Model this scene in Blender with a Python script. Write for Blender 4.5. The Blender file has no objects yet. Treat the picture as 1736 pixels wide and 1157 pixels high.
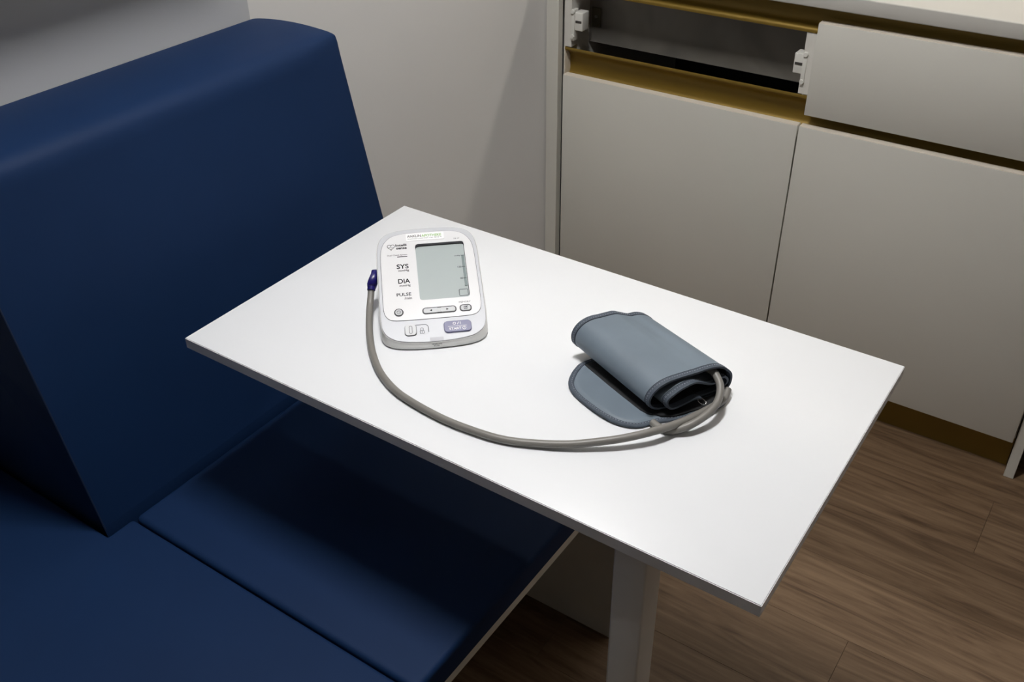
import bpy, bmesh, math, random
from mathutils import Vector, Matrix

random.seed(7)
scene = bpy.context.scene
COL = scene.collection
H = 0.74                      # height of the table top above the floor

# ------------------------------------------------------------------ camera
cam_d = bpy.data.cameras.new('camera')
cam_d.sensor_fit = 'HORIZONTAL'
cam_d.sensor_width = 36.0
cam_d.lens = 1671.18 / 1736.0 * 36.0
cam_d.clip_start = 0.02
cam_d.clip_end = 50
cam = bpy.data.objects.new('camera', cam_d)
COL.objects.link(cam)
RX = Vector((0.82558058, 0.56413183, -0.01311423))
RY = Vector((0.31337624, -0.47769093, -0.82073547))
RZ = Vector((-0.46926755, 0.67347358, -0.57115787))
m = Matrix.Identity(4)
for i in range(3):
    m[i][0] = RX[i]; m[i][1] = -RY[i]; m[i][2] = -RZ[i]
m[0][3], m[1][3], m[2][3] = 0.96176, -1.08148, 0.72930 + H
cam.matrix_world = m
scene.camera = cam

# ------------------------------------------------------------------ world, exposure, light levels
w = bpy.data.worlds.new('world'); scene.world = w
w.use_nodes = True
w.node_tree.nodes['Background'].inputs[0].default_value = (0.6, 0.7, 0.9, 1)
w.node_tree.nodes['Background'].inputs[1].default_value = 0.0
vs = scene.view_settings
vs.view_transform = 'Standard'; vs.look = 'None'; vs.gamma = 1.0
vs.use_curve_mapping = False
vs.exposure = 0.0
CEILING_LIGHT = 113.0          # emission of the ceiling panel
COUNTER_LIGHT = 17.0           # emission of the light strip over the worktop

# ------------------------------------------------------------------ materials
def mat(name, col, rough=0.5, metal=0.0, spec=0.5, bump=None, var=None, emit=None, coat=0.0):
    M = bpy.data.materials.new(name); M.use_nodes = True
    nt = M.node_tree; b = nt.nodes['Principled BSDF']
    b.inputs['Base Color'].default_value = (*col, 1)
    b.inputs['Roughness'].default_value = rough
    b.inputs['Metallic'].default_value = metal
    b.inputs['Specular IOR Level'].default_value = spec
    b.inputs['Coat Weight'].default_value = coat
    tc = nt.nodes.new('ShaderNodeTexCoord')
    if var:                                     # (scale, amount): soft colour variation
        n = nt.nodes.new('ShaderNodeTexNoise'); n.inputs['Scale'].default_value = var[0]
        n.inputs['Detail'].default_value = 4
        nt.links.new(tc.outputs['Object'], n.inputs['Vector'])
        r = nt.nodes.new('ShaderNodeValToRGB')
        a = var[1]
        r.color_ramp.elements[0].position = 0.3; r.color_ramp.elements[1].position = 0.7
        r.color_ramp.elements[0].color = (*[c * (1 - a) for c in col], 1)
        r.color_ramp.elements[1].color = (*[min(1, c * (1 + a)) for c in col], 1)
        nt.links.new(n.outputs['Fac'], r.inputs['Fac'])
        nt.links.new(r.outputs['Color'], b.inputs['Base Color'])
    if bump:                                    # (scale, strength, distance)
        n = nt.nodes.new('ShaderNodeTexNoise'); n.inputs['Scale'].default_value = bump[0]
        n.inputs['Detail'].default_value = 3
        nt.links.new(tc.outputs['Object'], n.inputs['Vector'])
        bp = nt.nodes.new('ShaderNodeBump'); bp.inputs['Strength'].default_value = bump[1]
        bp.inputs['Distance'].default_value = bump[2]
        nt.links.new(n.outputs['Fac'], bp.inputs['Height'])
        nt.links.new(bp.outputs['Normal'], b.inputs['Normal'])
    if emit:
        b.inputs['Emission Color'].default_value = (*emit[0], 1)
        b.inputs['Emission Strength'].default_value = emit[1]
    return M

def wood_mat():
    M = bpy.data.materials.new('wood_floor'); M.use_nodes = True
    nt = M.node_tree; b = nt.nodes['Principled BSDF']
    N = nt.nodes.new; Lk = nt.links.new
    tc = N('ShaderNodeTexCoord'); oi = N('ShaderNodeObjectInfo')
    off = N('ShaderNodeVectorMath'); off.operation = 'MULTIPLY'
    comb = N('ShaderNodeCombineXYZ')
    for i in range(3): Lk(oi.outputs['Random'], comb.inputs[i])
    Lk(comb.outputs[0], off.inputs[0]); off.inputs[1].default_value = (17.0, 9.0, 5.0)
    add = N('ShaderNodeVectorMath'); add.operation = 'ADD'
    Lk(tc.outputs['Object'], add.inputs[0]); Lk(off.outputs[0], add.inputs[1])
    mp = N('ShaderNodeMapping'); mp.inputs['Scale'].default_value = (1.7, 17.0, 1.0)
    Lk(add.outputs[0], mp.inputs[0])
    n1 = N('ShaderNodeTexNoise'); n1.inputs['Scale'].default_value = 1.6; n1.inputs['Detail'].default_value = 7
    n1.inputs['Roughness'].default_value = 0.62; n1.inputs['Distortion'].default_value = 1.9
    Lk(mp.outputs[0], n1.inputs['Vector'])
    mp2 = N('ShaderNodeMapping'); mp2.inputs['Scale'].default_value = (4.0, 110.0, 1.0)
    Lk(add.outputs[0], mp2.inputs[0])
    n2 = N('ShaderNodeTexNoise'); n2.inputs['Scale'].default_value = 1.0; n2.inputs['Detail'].default_value = 4
    Lk(mp2.outputs[0], n2.inputs['Vector'])
    r = N('ShaderNodeValToRGB'); cr = r.color_ramp
    cr.elements[0].position = 0.30; cr.elements[0].color = (0.100, 0.058, 0.031, 1)
    cr.elements[1].position = 0.72; cr.elements[1].color = (0.285, 0.188, 0.112, 1)
    e = cr.elements.new(0.47); e.color = (0.195, 0.122, 0.069, 1)
    Lk(n1.outputs['Fac'], r.inputs['Fac'])
    mix = N('ShaderNodeMix'); mix.data_type = 'RGBA'; mix.blend_type = 'MULTIPLY'
    mix.inputs['Factor'].default_value = 0.55
    r2 = N('ShaderNodeValToRGB')
    r2.color_ramp.elements[0].position = 0.35; r2.color_ramp.elements[0].color = (0.62, 0.58, 0.54, 1)
    r2.color_ramp.elements[1].position = 0.6; r2.color_ramp.elements[1].color = (1, 1, 1, 1)
    Lk(n2.outputs['Fac'], r2.inputs['Fac'])
    Lk(r.outputs['Color'], mix.inputs['A']); Lk(r2.outputs['Color'], mix.inputs['B'])
    hs = N('ShaderNodeHueSaturation')
    mr = N('ShaderNodeMapRange'); mr.inputs['To Min'].default_value = 0.86; mr.inputs['To Max'].default_value = 1.0
    Lk(oi.outputs['Random'], mr.inputs['Value']); Lk(mr.outputs[0], hs.inputs['Value'])
    Lk(mix.outputs['Result'], hs.inputs['Color']); Lk(hs.outputs[0], b.inputs['Base Color'])
    b.inputs['Roughness'].default_value = 0.5
    b.inputs['Specular IOR Level'].default_value = 0.35
    bp = N('ShaderNodeBump'); bp.inputs['Strength'].default_value = 0.15; bp.inputs['Distance'].default_value = 0.001
    Lk(n2.outputs['Fac'], bp.inputs['Height']); Lk(bp.outputs[0], b.inputs['Normal'])
    return M

def brushed_metal():
    M = mat('galvanised_sheet', (0.34, 0.32, 0.29), 0.5, 0.35)
    nt = M.node_tree; b = nt.nodes['Principled BSDF']
    tc = nt.nodes.new('ShaderNodeTexCoord')
    n = nt.nodes.new('ShaderNodeTexNoise'); n.inputs['Scale'].default_value = 7; n.inputs['Detail'].default_value = 2
    n.inputs['Distortion'].default_value = 0.8
    r = nt.nodes.new('ShaderNodeValToRGB')
    r.color_ramp.elements[0].position = 0.3; r.color_ramp.elements[0].color = (0.20, 0.19, 0.175, 1)
    r.color_ramp.elements[1].position = 0.7; r.color_ramp.elements[1].color = (0.31, 0.29, 0.26, 1)
    nt.links.new(tc.outputs['Object'], n.inputs['Vector'])
    nt.links.new(n.outputs['Fac'], r.inputs['Fac']); nt.links.new(r.outputs['Color'], b.inputs['Base Color'])
    return M

M_WALL = mat('wall_paint', (0.70, 0.69, 0.675), 0.75, bump=(220, 0.12, 0.0006), var=(2.5, 0.02))
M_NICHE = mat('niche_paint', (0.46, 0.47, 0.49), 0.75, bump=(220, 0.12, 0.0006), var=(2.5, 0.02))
M_ROOM = mat('room_paint', (0.64, 0.64, 0.64), 0.8, var=(2, 0.03))
M_WOOD = wood_mat()
M_SUB = mat('floor_joint', (0.08, 0.055, 0.035), 0.9, var=(8, 0.2))
M_TABLE = mat('white_laminate', (0.80, 0.815, 0.84), 0.33, bump=(900, 0.03, 0.0003), var=(6, 0.008))
M_EDGE = mat('laminate_edge', (0.86, 0.87, 0.89), 0.4, var=(20, 0.02))
M_STEEL = mat('white_steel', (0.72, 0.71, 0.68), 0.4, var=(12, 0.03))
M_VINYL = mat('blue_vinyl', (0.0052, 0.0222, 0.074), 0.62, spec=0.16, bump=(900, 0.16, 0.0005), var=(5, 0.06))
M_SEAM = mat('blue_piping', (0.006, 0.014, 0.04), 0.6, var=(40, 0.1))
M_BOARD = mat('bench_board', (0.66, 0.64, 0.58), 0.5, var=(14, 0.04))
M_FRONT = mat('cabinet_front', (0.67, 0.655, 0.595), 0.42, bump=(700, 0.04, 0.0003), var=(4, 0.015))
M_EDGEB = mat('front_edge_band', (0.80, 0.73, 0.62), 0.5, var=(30, 0.02))
M_CARC = mat('cabinet_carcass', (0.70, 0.68, 0.63), 0.5, var=(10, 0.02))
M_DARK = mat('cabinet_inside', (0.05, 0.05, 0.05), 0.8, var=(6, 0.1))
M_GOLD = mat('gold_anodised', (0.265, 0.17, 0.028), 0.45, 0.4, bump=(500, 0.05, 0.0003), var=(6, 0.05))
M_METAL = brushed_metal()
M_COUNTER = mat('worktop_laminate', (0.53, 0.515, 0.475), 0.45, var=(8, 0.015))
M_PLASTIC = mat('white_plastic', (0.74, 0.73, 0.68), 0.4, var=(20, 0.01))
M_SLOT = mat('dark_slot', (0.05, 0.045, 0.04), 0.6, var=(30, 0.05))
M_BRACKET = mat('dark_bracket', (0.10, 0.09, 0.06), 0.6, var=(30, 0.1))
M_MWHITE = mat('monitor_white', (0.84, 0.84, 0.82), 0.3, var=(30, 0.006))
M_SILVER = mat('monitor_silver', (0.44, 0.45, 0.48), 0.42, 0.1, var=(60, 0.01))
M_PANEL = mat('monitor_panel', (0.70, 0.70, 0.715), 0.3, var=(20, 0.006))
M_LINE = mat('black_seam_and_shade', (0.03, 0.03, 0.035), 0.5, spec=0.1, var=(50, 0.05))
M_LCD = mat('lcd_glass', (0.375, 0.425, 0.425), 0.3, spec=0.3, var=(8, 0.02))
M_LCDBAR = mat('lcd_bar', (0.17, 0.22, 0.22), 0.25, var=(30, 0.03))
M_INK = mat('black_ink', (0.012, 0.012, 0.014), 0.6, spec=0.1, var=(80, 0.05))
M_GREYINK = mat('grey_ink', (0.035, 0.035, 0.04), 0.6, spec=0.1, var=(80, 0.05))
M_GREEN = mat('green_ink', (0.20, 0.42, 0.07), 0.6, var=(80, 0.05))
M_WHITEINK = mat('white_ink', (0.85, 0.85, 0.88), 0.5, var=(80, 0.01))
M_STICKER = mat('sticker_paper', (0.84, 0.84, 0.85), 0.4, var=(40, 0.005))
M_BTN = mat('button_grey', (0.50, 0.51, 0.53), 0.35, var=(60, 0.01))
M_BTNRIM = mat('button_rim', (0.07, 0.07, 0.075), 0.4, spec=0.1, var=(60, 0.03))
M_BLUEBTN = mat('start_button_blue', (0.055, 0.055, 0.19), 0.35, var=(60, 0.03))
M_BLUERIM = mat('start_button_rim', (0.025, 0.022, 0.11), 0.35, var=(60, 0.03))
M_PLUG = mat('plug_blue', (0.010, 0.007, 0.125), 0.3, var=(60, 0.05))
M_HOSE = mat('rubber_hose', (0.205, 0.195, 0.178), 0.42, bump=(300, 0.05, 0.0003), var=(25, 0.05))
M_CUFF = mat('cuff_nylon', (0.150, 0.190, 0.232), 0.55, bump=(1600, 0.22, 0.0004), var=(18, 0.07))
M_LINING = mat('cuff_lining', (0.016, 0.018, 0.022), 0.8, bump=(1500, 0.3, 0.0005), var=(40, 0.15))
M_BIND = mat('cuff_binding', (0.060, 0.077, 0.102), 0.7, bump=(1800, 0.3, 0.0004), var=(150, 0.14))
M_STITCH = mat('stitch_thread', (0.34, 0.36, 0.42), 0.7, var=(90, 0.1))
M_THREAD = mat('dark_thread', (0.012, 0.014, 0.022), 0.8, var=(90, 0.1))
M_HOOK = mat('hook_tape', (0.010, 0.011, 0.013), 0.75, bump=(2200, 0.6, 0.0008), var=(300, 0.5))
M_CHROME = mat('chrome', (0.75, 0.75, 0.75), 0.15, 1.0, var=(80, 0.02))
M_LAMP = mat('lamp_diffuser', (0.9, 0.9, 0.9), 0.5, emit=((1.0, 0.985, 0.97), CEILING_LIGHT))
M_STRIP = mat('strip_diffuser', (0.9, 0.9, 0.9), 0.5, emit=((1.0, 0.93, 0.82), COUNTER_LIGHT))

# ------------------------------------------------------------------ helpers
def tag(o, label=None, cat=None, group=None, kind=None):
    if label: o['label'] = label
    if cat: o['category'] = cat
    if group: o['group'] = group
    if kind: o['kind'] = kind
    return o

def root(name, loc, rz=0.0):
    o = bpy.data.objects.new(name, None)
    o.empty_display_size = 0.05
    COL.objects.link(o); o.location = loc; o.rotation_euler = (0, 0, rz)
    return o

def origin_of(p):
    o = Vector((0, 0, 0))
    while p is not None:
        o += Vector(p.location); p = p.parent
    return o

def link(name, me, mats, parent=None, smooth=None, local=False):
    """Link a mesh; its vertices are in world coordinates unless local is set."""
    if not isinstance(mats, (list, tuple)): mats = [mats]
    for mt in mats:
        if mt.name not in [x.name for x in me.materials if x]: me.materials.append(mt)
    o = bpy.data.objects.new(name, me); COL.objects.link(o)
    if parent is not None:
        if not local: me.transform(Matrix.Translation(-origin_of(parent)))
        o.parent = parent
    if smooth is not None:
        for p in me.polygons: p.use_smooth = True
        if smooth < 180:
            me.set_sharp_from_angle(angle=math.radians(smooth))
    return o

def bm_obj(name, bm, mats, parent=None, smooth=None, local=False):
    me = bpy.data.meshes.new(name)
    bmesh.ops.recalc_face_normals(bm, faces=bm.faces)
    bm.to_mesh(me); bm.free()
    return link(name, me, mats, parent, smooth, local)

def raw(name, verts, faces, mats, parent=None, smooth=None, local=False, midx=None, recalc=True):
    me = bpy.data.meshes.new(name); me.from_pydata([tuple(v) for v in verts], [], faces)
    if recalc:
        bm = bmesh.new(); bm.from_mesh(me); bmesh.ops.recalc_face_normals(bm, faces=bm.faces)
        bm.to_mesh(me); bm.free()
    if midx:
        for p, k in zip(me.polygons, midx): p.material_index = k
    return link(name, me, mats, parent, smooth, local)

def add_box(bm, x0, x1, y0, y1, z0, z1):
    vs = [bm.verts.new(c) for c in ((x0,y0,z0),(x1,y0,z0),(x1,y1,z0),(x0,y1,z0),(x0,y0,z1),(x1,y0,z1),(x1,y1,z1),(x0,y1,z1))]
    for f in ((0,3,2,1),(4,5,6,7),(0,1,5,4),(1,2,6,5),(2,3,7,6),(3,0,4,7)):
        bm.faces.new([vs[i] for i in f])

def box(name, x0, x1, y0, y1, z0, z1, mt, parent=None, bevel=0.0, seg=2, local=False):
    """Axis aligned box; z measured from the TABLE TOP level (H is added)."""
    bm = bmesh.new()
    dz = 0 if local else H
    add_box(bm, x0, x1, y0, y1, z0 + dz, z1 + dz)
    if bevel:
        bmesh.ops.bevel(bm, geom=list(bm.edges), offset=bevel, segments=seg, profile=0.5, affect='EDGES')
    return bm_obj(name, bm, mt, parent, 40 if bevel else None, local)

def boxes(name, lst, mt, parent=None, bevel=0.0):
    bm = bmesh.new()
    for b in lst: add_box(bm, b[0], b[1], b[2], b[3], b[4] + H, b[5] + H)
    if bevel:
        bmesh.ops.bevel(bm, geom=list(bm.edges), offset=bevel, segments=2, profile=0.5, affect='EDGES')
    return bm_obj(name, bm, mt, parent, 40 if bevel else None)

def catmull(pts, n, closed=False):
    """n samples per span"""
    P = [Vector(p) for p in pts]; out = []
    k = len(P); spans = k if closed else k - 1
    for i in range(spans):
        if closed: a, b, c, d = P[(i-1) % k], P[i], P[(i+1) % k], P[(i+2) % k]
        else: a, b, c, d = P[max(i-1, 0)], P[i], P[i+1], P[min(i+2, k-1)]
        for j in range(n):
            t = j / n
            out.append(0.5 * ((2*b) + (c-a)*t + (2*a-5*b+4*c-d)*t*t + (3*b-a-3*c+d)*t*t*t))
    if not closed: out.append(P[-1])
    return out

def tube(name, pts, r, mt, parent, n=14, sub=8, local=False):
    path = catmull([Vector(p) for p in pts], sub)
    verts, faces = [], []
    up = Vector((0, 0, 1)); prev = None
    for i, p in enumerate(path):
        t = (path[min(i+1, len(path)-1)] - path[max(i-1, 0)]).normalized()
        if prev is None:
            a = t.cross(up)
            if a.length < 1e-4: a = t.cross(Vector((1, 0, 0)))
            a.normalize()
        else:
            a = (prev - t * prev.dot(t)).normalized()
        prev = a; b = t.cross(a)
        for k in range(n):
            an = 2 * math.pi * k / n
            verts.append(p + r * (math.cos(an) * a + math.sin(an) * b))
    for i in range(len(path) - 1):
        for k in range(n):
            faces.append((i*n+k, i*n+(k+1) % n, (i+1)*n+(k+1) % n, (i+1)*n+k))
    faces.append(tuple(range(n))[::-1]); faces.append(tuple((len(path)-1)*n + k for k in range(n)))
    return raw(name, verts, faces, mt, parent, 60, local)

# ------------------------------------------------------------------ the room
XW, XN, XR, YN, YB, ZC = -0.241, -0.380, 3.6, -4.2, 1.40, 1.72     # left wall, niche behind the bench, right wall, near wall, back wall, ceiling
YR, ZH = 0.0705, 0.535                                         # end of the niche, underside of its head
floor = tag(box('floor', XN, XR, YN, YB, -H-0.06, -H-0.008, M_SUB), kind='structure')
def prism(name, plan, z0, z1, mt, parent=None):
    n = len(plan)
    v = [(x, y, z0 + H) for x, y in plan] + [(x, y, z1 + H) for x, y in plan]
    return raw(name, v, [tuple(range(n))[::-1], tuple(range(n, 2*n))] + [(k, (k+1) % n, n+(k+1) % n, n+k) for k in range(n)], mt, parent)
wl = tag(prism('wall_left', [(XN, YN), (XN, YR), (XW, 0.815), (XW, YB), (XN-0.1, YB), (XN-0.1, YN)], -H-0.06, ZC, M_WALL), kind='structure')
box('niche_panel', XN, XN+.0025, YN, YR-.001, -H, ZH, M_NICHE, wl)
box('niche_head', XN, XW, YN, -0.04, ZH, ZC, M_WALL, wl)
tag(box('wall_back', XN-0.1, XR+0.1, YB, YB+0.1, -H-0.06, ZC, M_WALL), kind='structure')
tag(box('wall_right', XR, XR+0.1, YN, YB, -H-0.06, ZC, M_ROOM), kind='structure')
tag(box('wall_front', XN-0.1, XR+0.1, YN-0.1, YN, -H-0.06, ZC, M_ROOM), kind='structure')
ceil = tag(box('ceiling', XN-0.1, XR+0.1, YN-0.1, YB+0.1, ZC, ZC+0.1, M_ROOM), kind='structure')

# floor planks, grain along x
PW, PL = 0.172, 1.22
plank_meshes = {}
def plank(x0, x1, y0, y1):
    w_, l_ = round(y1 - y0 - 0.0004, 4), round(x1 - x0 - 0.0004, 4)
    if l_ < 0.02 or w_ < 0.01: return
    if (w_, l_) not in plank_meshes:
        bm = bmesh.new(); add_box(bm, -l_/2, l_/2, -w_/2, w_/2, -0.004, 0.004)
        bmesh.ops.bevel(bm, geom=[e for e in bm.edges if all(v.co.z > 0 for v in e.verts)], offset=0.0003, segments=1, affect='EDGES')
        me = bpy.data.meshes.new('plank'); bm.to_mesh(me); bm.free(); me.materials.append(M_WOOD)
        plank_meshes[(w_, l_)] = me
    o = bpy.data.objects.new('plank', plank_meshes[(w_, l_)]); COL.objects.link(o)
    o.parent = floor; o.location = ((x0+x1)/2, (y0+y1)/2, -0.004)
y = 0.545 - 29 * PW; row = 0
joint = {}
while y < YB:
    y0, y1 = max(y, YN), min(y + PW, YB)
    if y1 > YN + 0.01:
        k = round((y - 0.545) / PW)
        off = 0.932 if k == 0 else 0.932 + PL * (0.37 * k % 1.0)
        xs = [XN] + [x for x in sorted(off + i * PL for i in range(-4, 5)) if XN + 0.03 < x < XR - 0.03] + [XR]
        for a, b in zip(xs[:-1], xs[1:]): plank(a, b, y0, y1)
    y += PW

# ------------------------------------------------------------------ lamps
LX, LY = 0.36, -0.30
cl = tag(root('ceiling_light', (LX, LY, H + ZC)), 'long white ceiling lamp over the table', 'lamp')
SX, SY = 0.09, 0.20
boxes('frame', [(LX-SX-.02, LX+SX+.02, LY-SY-.02, LY-SY, ZC-.04, ZC), (LX-SX-.02, LX+SX+.02, LY+SY, LY+SY+.02, ZC-.04, ZC),
                (LX-SX-.02, LX-SX, LY-SY, LY+SY, ZC-.04, ZC), (LX+SX, LX+SX+.02, LY-SY, LY+SY, ZC-.04, ZC)], M_STEEL, cl)
box('diffuser', LX-SX, LX+SX, LY-SY, LY+SY, ZC-.036, ZC-.012, M_LAMP, cl)
wc = tag(root('wall_cabinet', (0.9, 1.22, H + 0.872)), 'white wall cabinet above the worktop', 'cabinet')
box('carcass', XW+.002, 2.2, 1.055, 1.398, 0.872, 1.60, M_CARC, wc)
for k in range(4):
    x_ = XW + 0.004 + k * 0.61
    box('door', x_, x_ + 0.606, 1.036, 1.0545, 0.874, 1.598, M_FRONT, wc, 0.0008, 1)
sl = tag(root('worktop_light', (0.9, 1.085, H + 0.85)), 'slim light strip under the wall cabinet over the worktop', 'lamp')
box('housing', -0.2, 2.1, 1.06, 1.11, 0.860, 0.872, M_STEEL, sl)
box('diffuser', -0.19, 2.09, 1.065, 1.105, 0.854, 0.860, M_STRIP, sl)

# ------------------------------------------------------------------ bench
bench = tag(root('bench', (0.1, -0.4, 0)), 'white board bench frame carrying the blue cushions', 'bench')
box('seat_board', XN+.003, 0.4515, -1.62, 0.0695, -0.3305, -0.3115, M_BOARD, bench, 0.0008, 1)
box('support_panel', XN+.003, 0.437, -0.033, -0.014, -H, -0.3305, M_BOARD, bench, 0.0008, 1)
box('support_panel', XN+.003, 0.437, -1.58, -1.561, -H, -0.3305, M_BOARD, bench, 0.0008, 1)

def poly_cushion(name, outline, z0, z1, r, label):
    """flat cushion from a plan outline, rounded top edges"""
    bm = bmesh.new()
    bot = [bm.verts.new((x, y, z0 + H)) for x, y in outline]
    f = bm.faces.new(bot)
    ex = bmesh.ops.extrude_face_region(bm, geom=[f])
    for v in [g for g in ex['geom'] if isinstance(g, bmesh.types.BMVert)]: v.co.z = z1 + H
    bmesh.ops.bevel(bm, geom=[e for e in bm.edges if max(v.co.z for v in e.verts) > z1 + H - 1e-4], offset=r, segments=5, profile=0.55, affect='EDGES')
    return tag(bm_obj(name, bm, M_VINYL, None, 45), label, 'cushion', 'blue seat cushions')
poly_cushion('seat_cushion', [(-0.0615, -0.5595), (0.4535, -0.5595), (0.4535, 0.068), (-0.0615, 0.068)], -0.3112, -0.27, 0.009,
             'blue vinyl seat cushion under the white table, in front of the backrest')
poly_cushion('seat_cushion', [(XN+.003, -1.61), (0.4535, -1.61), (0.4535, -0.5625), (-0.0615, -0.5625), (-0.0615, -0.6045), (XN+.003, -0.6045)], -0.3112, -0.27, 0.007,
             'large blue vinyl seat cushion nearest the camera, past the end of the backrest')

def backrest():
    y0, y1 = -0.602, 0.066
    prof_ctrl = [(-0.0625, -0.3110), (-0.0690, -0.266), (-0.0745, -0.24), (-0.115, -0.045), (-0.150, 0.118), (-0.1645, 0.186), (-0.1690, 0.207),
                 (-0.1760, 0.222), (-0.1900, 0.2315), (-0.215, 0.2355), (-0.26, 0.2375), (-0.31, 0.2350), (-0.350, 0.2300), (-0.3670, 0.2250), (-0.3730, 0.2160),
                 (-0.3750, 0.190), (-0.3750, -0.1), (-0.3750, -0.3110)]
    sharp_ctrl = list(prof_ctrl)
    sharp_ctrl[5:10] = [(-0.1655, 0.190), (-0.1695, 0.2100), (-0.1730, 0.2270), (-0.1800, 0.2335), (-0.2150, 0.2365)]
    prof = [(p[0], p[1]) for p in catmull([(a, b, 0) for a, b in prof_ctrl], 4)]
    sharp = [(p[0], p[1]) for p in catmull([(a, b, 0) for a, b in sharp_ctrl], 4)]
    n = len(prof)
    def yend(x, z): return y1
    cx, cz = -0.25, -0.03
    r = 0.006
    rings = []
    def ring(fn, inset):
        out = []
        for (x, z), (xs_, zs_) in zip(prof, sharp):
            yy = fn(x, z); q = max(0.0, 1 - min(yy - y0, y1 - yy) / 0.075); q = q*q*(3-2*q)
            x, z = x + (xs_-x)*q, z + (zs_-z)*q
            d = Vector((cx - x, cz - z)); d = d / max(d.length, 1e-6)
            xx, zz = x + d.x * inset, z + d.y * inset
            out.append((xx, fn(xx, zz), zz + H))
        return out
    for k in range(5):
        a = math.pi / 2 * k / 4
        rings.append(ring(lambda x, z, a=a: y0 + r * (1 - math.sin(a)), r * (1 - math.cos(math.pi/2 - a)) if k < 4 else 0.0))
    for t in [i / 16 for i in range(1, 16)]:
        rings.append(ring(lambda x, z, t=t: y0 + r + (yend(x, z) - r - (y0 + r)) * t, 0.0))
    for k in range(5):
        a = math.pi / 2 * k / 4
        rings.append(ring(lambda x, z, a=a: yend(x, z) - r * (1 - math.sin(a)), r * (1 - math.cos(a))))
    verts = [v for rg in rings for v in rg]; faces = []
    for i in range(len(rings) - 1):
        for k in range(n):
            faces.append((i*n+k, i*n+(k+1) % n, (i+1)*n+(k+1) % n, (i+1)*n+k))
    c0 = len(verts); verts.append((cx, y0 + 0.0, cz + H)); verts.append((cx, y1, cz + H))
    L_ = (len(rings) - 1) * n
    for k in range(n):
        faces.append((c0, (k+1) % n, k)); faces.append((c0 + 1, L_ + k, L_ + (k+1) % n))
    o = root('backrest_cushion', (-0.22, -0.27, H - 0.311))
    raw('upholstery', verts, faces, M_VINYL, o, 50)
    # sewn seam down the near front edge
    seam = [(x - 0.0006, y0 + 0.0012, z + H) for x, z in prof[4:26]]
    tube('seam', seam[::2], 0.0011, M_SEAM, o, 6, 3)
    return tag(o, 'tall slanted blue vinyl backrest cushion leaning on the grey wall', 'cushion')
backrest()

# ------------------------------------------------------------------ table
TT = 0.0165
table = tag(root('table', (0.4, -0.225, 0)), 'small white rectangular table with one square leg, reaching over the bench', 'table')
TL, TW = 0.8, 0.4503
box('table_top', 0, TL, -TW, 0, -TT, 0, M_TABLE, table, 0.0007, 2)
boxes('edge_band', [(-0.0004, TL+.0004, -TW-.0006, -TW+.0002, -TT+.001, -.0011), (TL-.0002, TL+.0006, -TW, 0, -TT+.001, -.0011),
                    (-.0006, .0002, -TW, 0, -TT+.001, -.0011), (0, TL, -.0002, .0006, -TT+.001, -.0011)], M_EDGE, table)
box('leg', 0.6365, 0.6755, -0.436, -0.397, -H, -TT, M_STEEL, table, 0.003, 3)
box('foot', 0.608, 0.704, -0.487, -0.347, -H, -H+.008, M_STEEL, table, 0.002, 2)

# ------------------------------------------------------------------ kitchen units
YF = 0.80
def profile_strip(name, prof, x0, x1, mt, parent):
    """sheet profile (y, z) with 1.5 mm thickness swept along x"""
    P = [Vector((0, p[0], p[1])) for p in catmull([(a, b, 0) for a, b in prof], 4)]
    P = [Vector((v.x if False else 0, v.y, v.z)) for v in P]
    pts = [(p[0], p[1]) for p in catmull([(a, b, 0) for a, b in prof], 4)]
    n = len(pts); back = []
    for i, (a, b) in enumerate(pts):
        q, r_ = pts[max(i-1, 0)], pts[min(i+1, n-1)]
        t = Vector((r_[0]-q[0], r_[1]-q[1])).normalized()
        back.append((a + t.y * -0.0015 * -1, b + t.x * 0.0015 * -1))
    loop = pts + back[::-1]; m_ = len(loop)
    verts = [(x0, a, b + H) for a, b in loop] + [(x1, a, b + H) for a, b in loop]
    faces = [(k, (k+1) % m_, m_ + (k+1) % m_, m_ + k) for k in range(m_)]
    for i in range(n - 1):
        faces.append((i, i+1, m_-2-i, m_-1-i)); faces.append((m_+i, m_+m_-1-i, m_+m_-2-i, m_+i+1))
    return raw(name, verts, faces, mt, parent, 35)
MID = [(0.8205, -0.004), (0.8205, -0.010), (0.833, -0.016), (0.8435, -0.028), (0.845, -0.045), (0.845, -0.062), (0.838, -0.073), (0.8215, -0.078)]
TOP = [(0.845, 0.1765), (0.845, 0.16), (0.8435, 0.145), (0.837, 0.134), (0.8215, 0.1285), (0.8205, 0.1215)]

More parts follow.
